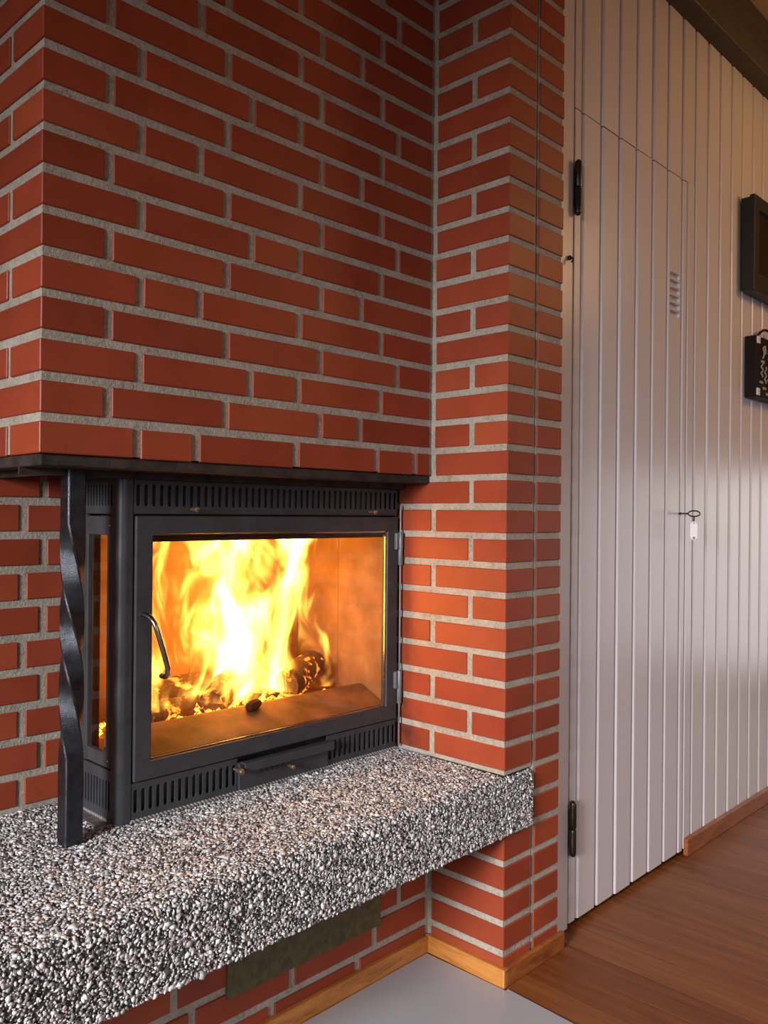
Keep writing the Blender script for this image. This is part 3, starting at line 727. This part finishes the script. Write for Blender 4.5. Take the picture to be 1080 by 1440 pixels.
# ------------------------------------------------------------------ fuel and fire
def log(name, p0, p1, r, seed, label, mat='log'):
    p0 = Vector(p0); p1 = Vector(p1); rg = random.Random(seed); n = 10
    pts = [p0.lerp(p1, i/n)+Vector((rg.uniform(-1, 1), rg.uniform(-1, 1), rg.uniform(-1, 1)))*r*0.08 for i in range(n+1)]
    mb = MB().tube(pts, [r*rg.uniform(0.88, 1.08)*(0.9 if i in (0, n) else 1) for i in range(n+1)], 14)
    rg2 = random.Random(seed+1); 
    o = mb.build(name, M[mat]); autosmooth(o, 50)
    return tag(o, label, 'log', 'logs burning in the stove')
log('firewood_log', (0.42, 0.39, 0.622), (0.86, 0.36, 0.632), 0.042, 3, 'thick charred log at the back of the stove fire')
log('firewood_log', (0.52, 0.27, 0.616), (0.80, 0.42, 0.738), 0.034, 5, 'burning log leaning over the rear log in the fire')
log('firewood_log', (0.72, 0.245, 0.640), (0.885, 0.34, 0.655), 0.038, 8, 'split log glowing at the right of the stove fire')
log('firewood_log', (0.335, 0.29, 0.606), (0.52, 0.33, 0.612), 0.026, 11, 'thin burnt stick of wood at the left of the stove fire')
chb = MB().lathe([(0.001, 0), (0.010, 0.004), (0.0135, 0.016), (0.012, 0.03), (0.008, 0.042), (0.001, 0.046)], (0.548, 0.178, 0.618), (1, 0.25, 0.15), 8).build('charcoal', M['char'])
tag(autosmooth(chb, 30), 'black lump of charcoal lying on the sill inside the stove glass', 'charcoal')
def ember_bed():
    mb = MB(); rg = random.Random(4)
    for k in range(150):
        x = rg.uniform(0.27, 0.87); y = 0.225+abs(rg.gauss(0, 0.09)); y = min(y, 0.43); s = rg.uniform(0.006, 0.017)
        z = FZ0+s*0.5+0.03*math.exp(-((x-0.62)/0.2)**2)*rg.random()
        b = len(mb.v); q = []
        for (a, b2, cc) in ((1, 0, 0), (-1, 0, 0), (0, 1, 0), (0, -1, 0), (0, 0, 1), (0, 0, -1)):
            j = s*rg.uniform(0.6, 1.2); q.append((x+a*j, y+b2*j, z+cc*j*0.8))
        mb.v += q
        mb.f += [tuple(b+i for i in t) for t in ((0, 2, 4), (2, 1, 4), (1, 3, 4), (3, 0, 4), (2, 0, 5), (1, 2, 5), (3, 1, 5), (0, 3, 5))]
    return mb.build('ember_bed', M['ember'])
tag(ember_bed(), 'bed of glowing embers under the logs in the stove', 'embers', kind='stuff')

def mat_flame():
    m = bpy.data.materials.new('flame'); m.use_nodes = True; t = NT(m.node_tree); m.node_tree.nodes.clear()
    out = t.n('ShaderNodeOutputMaterial'); tc = t.n('ShaderNodeTexCoord'); P = tc.outputs['Object']
    sx0 = t.n('ShaderNodeSeparateXYZ'); t.link(P, sx0.inputs[0]); z0 = sx0.outputs[2]
    # turbulent displacement growing with height
    nz = t.noise(t.mapping(P, (1, 1, 0.55)), 8.0, 1.5, 0.5)
    dsp = t.n('ShaderNodeVectorMath', operation='SUBTRACT'); t.link(nz.outputs['Color'], dsp.inputs[0]); dsp.inputs[1].default_value = (0.5, 0.5, 0.5)
    sc = t.n('ShaderNodeVectorMath', operation='SCALE'); t.link(dsp.outputs[0], sc.inputs[0]); t.link(t.m('MULTIPLY_ADD', z0, 0.42, 0.06), sc.inputs['Scale'])
    Q = t.vm('ADD', P, sc.outputs[0])
    s = t.n('ShaderNodeSeparateXYZ'); t.link(Q, s.inputs[0]); x, y, z = s.outputs
    fine = t.noise(t.mapping(Q, (1.0, 1.0, 0.45)), 16.0, 2, 0.6, 0.8)
    tot = None
    # plumes: cx, cy, lean, z_end, r0, r1, weight
    for (cx, cy, lx, ze, ra, rb, wt) in ((0.600, 0.30, 0.02, 0.70, 0.150, 0.190, 1.15), (0.730, 0.28, 0.0, 0.62, 0.095, 0.110, 1.1), (0.375, 0.27, -0.01, 0.72, 0.044, 0.060, 0.85), (0.835, 0.235, 0.0, 0.17, 0.045, 0.012, 0.75), (0.47, 0.26, -0.01, 0.10, 0.060, 0.010, 0.6)):
        h = t.m('DIVIDE', z, ze); hc = t.m('MAXIMUM', h, 0.0)
        r = t.m('MULTIPLY_ADD', hc, rb-ra, ra); r = t.m('MAXIMUM', r, 0.004)
        dx = t.m('SUBTRACT', x, t.m('MULTIPLY_ADD', hc, lx, cx)); dy = t.m('MULTIPLY', t.m('SUBTRACT', y, cy), 2.1)
        d = t.m('DIVIDE', t.m('SQRT', t.m('ADD', t.m('MULTIPLY', dx, dx), t.m('MULTIPLY', dy, dy))), r)
        val = t.m('MULTIPLY', t.m('SUBTRACT', 1.35, d), wt)
        top = t.m('MULTIPLY', t.m('MAXIMUM', t.m('SUBTRACT', hc, 0.75), 0.0), 3.0)
        val = t.m('SUBTRACT', val, top)
        tot = val if tot is None else t.m('MAXIMUM', tot, val)
    fld = t.m('ADD', tot, t.m('MULTIPLY', t.m('SUBTRACT', fine.outputs[0], 0.5), 4.4))
    mr = t.n('ShaderNodeMapRange', interpolation_type='SMOOTHSTEP'); t.link(fld, mr.inputs[0]); mr.inputs[1].default_value = 0.62; mr.inputs[2].default_value = 1.7
    dens = t.m('POWER', mr.outputs[0], 1.5)
    # orange glow of the firebox, put in as a faint emissive haze
    gx = t.m('DIVIDE', t.m('SUBTRACT', sx0.outputs[0], 0.55), 0.22)
    glow = t.m('EXPONENT', t.m('MULTIPLY', t.m('MULTIPLY', gx, gx), -1.0))
    e1 = t.n('ShaderNodeEmission'); e1.inputs[0].default_value = (1.0, 0.47, 0.07, 1); t.link(t.m('MULTIPLY', dens, 270.0), e1.inputs[1])
    e2 = t.n('ShaderNodeEmission'); e2.inputs[0].default_value = (1.0, 0.20, 0.012, 1); t.link(t.m('MULTIPLY', glow, 0.8), e2.inputs[1])
    ad_ = t.n('ShaderNodeAddShader'); t.link(e1.outputs[0], ad_.inputs[0]); t.link(e2.outputs[0], ad_.inputs[1])
    t.link(ad_.outputs[0], out.inputs['Volume'])
    m.cycles.volume_step_rate = 0.4
    return m
fb = MB().box(0.236, 0.922, 0.128, 0.452, 0.0, 0.412)
flame = fb.build('flames', mat_flame(), loc=(0, 0, 0.620)); tag(flame, 'yellow flames filling the stove behind the glass door', 'fire')
for (x, y, z, e) in ((0.62, 0.30, 0.76, 0.65), (0.66, 0.27, 0.90, 0.35), (0.40, 0.28, 0.74, 0.2)):
    d = bpy.data.lights.new('fire_light', 'POINT'); d.energy = e; d.color = (1.0, 0.29, 0.045); d.shadow_soft_size = 0.05
    o = bpy.data.objects.new('fire_light', d); COL.objects.link(o); o.location = (x, y, z)

# ------------------------------------------------------------------ television and knot board on the board wall
tv = empty('television', (2.62, YP, 1.99)); tag(tv, 'dark flat television on the white board wall', 'television')
MB().box(-0.268, 0.29, -0.036, -0.004, -0.160, 0.160).build('back_shell', M['tv'], tv, bevel=0.004)
MB().frame(-0.272, 0.294, -0.165, 0.165, -0.228, 0.250, -0.098, 0.120, -0.052, -0.034).build('bezel', M['tv'], tv, bevel=0.003)
MB().box(-0.229, 0.251, -0.0435, -0.038, -0.099, 0.121).build('screen', M['screen'], tv)
MB().box(-0.06, 0.06, -0.006, 0.003, -0.06, 0.06).build('wall_bracket', M['tv'], tv)
kb = empty('knot_board', (2.402, YP, 1.468)); tag(kb, 'black display board of sailor knots with white clips on the board wall', 'wall board')
MB().box(0.0, 0.30, -0.040, -0.002, 0.0, 0.214).build('panel', M['board_black'], kb, bevel=0.002)
for zc in (0.199, 0.019):
    cl = MB().box(0.006, 0.030, -0.0445, -0.039, zc-0.0125, zc+0.0125).build('clip', M['white_dull'], kb, bevel=0.0012)
    autosmooth(MB().lathe([(0.0004, 0), (0.0028, 0), (0.0024, 0.001), (0.0004, 0.0014)], (0.018, -0.0445, zc), (0, -1, 0), 10).build('screw', M['grey_dot'], cl))
def knot(kind, x, z, s, mat='cord'):
    pts = []
    if kind == 0:      # bowline-like loop with tail
        for i in range(25):
            a = 2*math.pi*i/24; pts.append((x+0.4*s*math.sin(a), -0.043-0.002*math.cos(3*a), z+s*0.75*math.cos(a)))
        pts += [(x+0.1*s, -0.046, z-0.2*s), (x-0.5*s, -0.045, z-0.8*s), (x-0.7*s, -0.043, z-1.5*s)]
    elif kind == 1:    # overhand / figure of eight
        for i in range(33):
            a = 2*math.pi*i/32; pts.append((x+0.45*s*math.sin(2*a), -0.0435-0.002*math.sin(3*a), z+1.0*s*math.cos(a)))
    else:              # twisted upright rope with crossing tails
        for i in range(25):
            u = i/24; pts.append((x+0.28*s*math.sin(u*14)*(1-0.4*u), -0.0435-0.002*math.cos(u*14), z+s*(1-2*u)))
    autosmooth(MB().tube(pts, 0.0028, 7).build('knot', M[mat], kb), 70)
for (k, x, z, s, mt) in ((0, 0.070, 0.168, 0.020, 'cord'), (1, 0.115, 0.150, 0.018, 'cord'), (2, 0.048, 0.098, 0.026, 'cord'), (2, 0.080, 0.082, 0.028, 'cord'), (1, 0.135, 0.104, 0.022, 'cord_red'), (2, 0.120, 0.050, 0.020, 'cord'), (1, 0.180, 0.165, 0.020, 'cord'), (0, 0.190, 0.105, 0.018, 'cord_red'), (2, 0.180, 0.045, 0.020, 'cord'), (1, 0.235, 0.150, 0.020, 'cord'), (2, 0.240, 0.080, 0.024, 'cord')):
    knot(k, x, z, s, mt)
for (x, z) in ((0.062, 0.128), (0.050, 0.055), (0.080, 0.036), (0.120, 0.068), (0.110, 0.018), (0.125, 0.172), (0.180, 0.132), (0.185, 0.076), (0.240, 0.115), (0.240, 0.040)):
    MB().box(x-0.014, x+0.014, -0.0425, -0.0395, z-0.0042, z+0.0042).build('label_plate', M['label'], kb)
rp = []
for i in range(17):
    u = i/16; rp.append((0.05+0.20*u, -0.022, 0.210+0.045*math.sin(math.pi*u)**0.8))
autosmooth(MB().tube(rp, [0.0036+0.0016*(i % 2) for i in range(17)], 8).build('hanging_cord', M['board_black'], kb), 70)

# ------------------------------------------------------------------ unseen round lantern, added for soft warm light on the upper boards
M['lantern'], _t, _b = new_mat('added_lantern_glow')
_b.inputs['Base Color'].default_value = (0.8, 0.7, 0.55, 1); _b.inputs['Roughness'].default_value = 0.9
_b.inputs['Emission Color'].default_value = (1.0, 0.56, 0.23, 1); _b.inputs['Emission Strength'].default_value = 10.5
pl = empty('added_lantern', (2.8, -1.5, 2.22)); tag(pl, 'unseen round lantern added for warm light on the upper boards', 'added lamp')
autosmooth(MB().lathe([(0.27*math.sin(math.pi*(q+0.35)/16.7)+(0.002 if q % 2 else 0), -0.27*math.cos(math.pi*(q+0.35)/16.7)) for q in range(17)], (0, 0, 0), (0, 0, 1), 28).build('lantern_shade', M['lantern'], pl), 60)
MB().tube([(0, 0, 0.262), (0, 0, CEIL-2.22)], 0.003, 8).build('cord', M['tv'], pl)
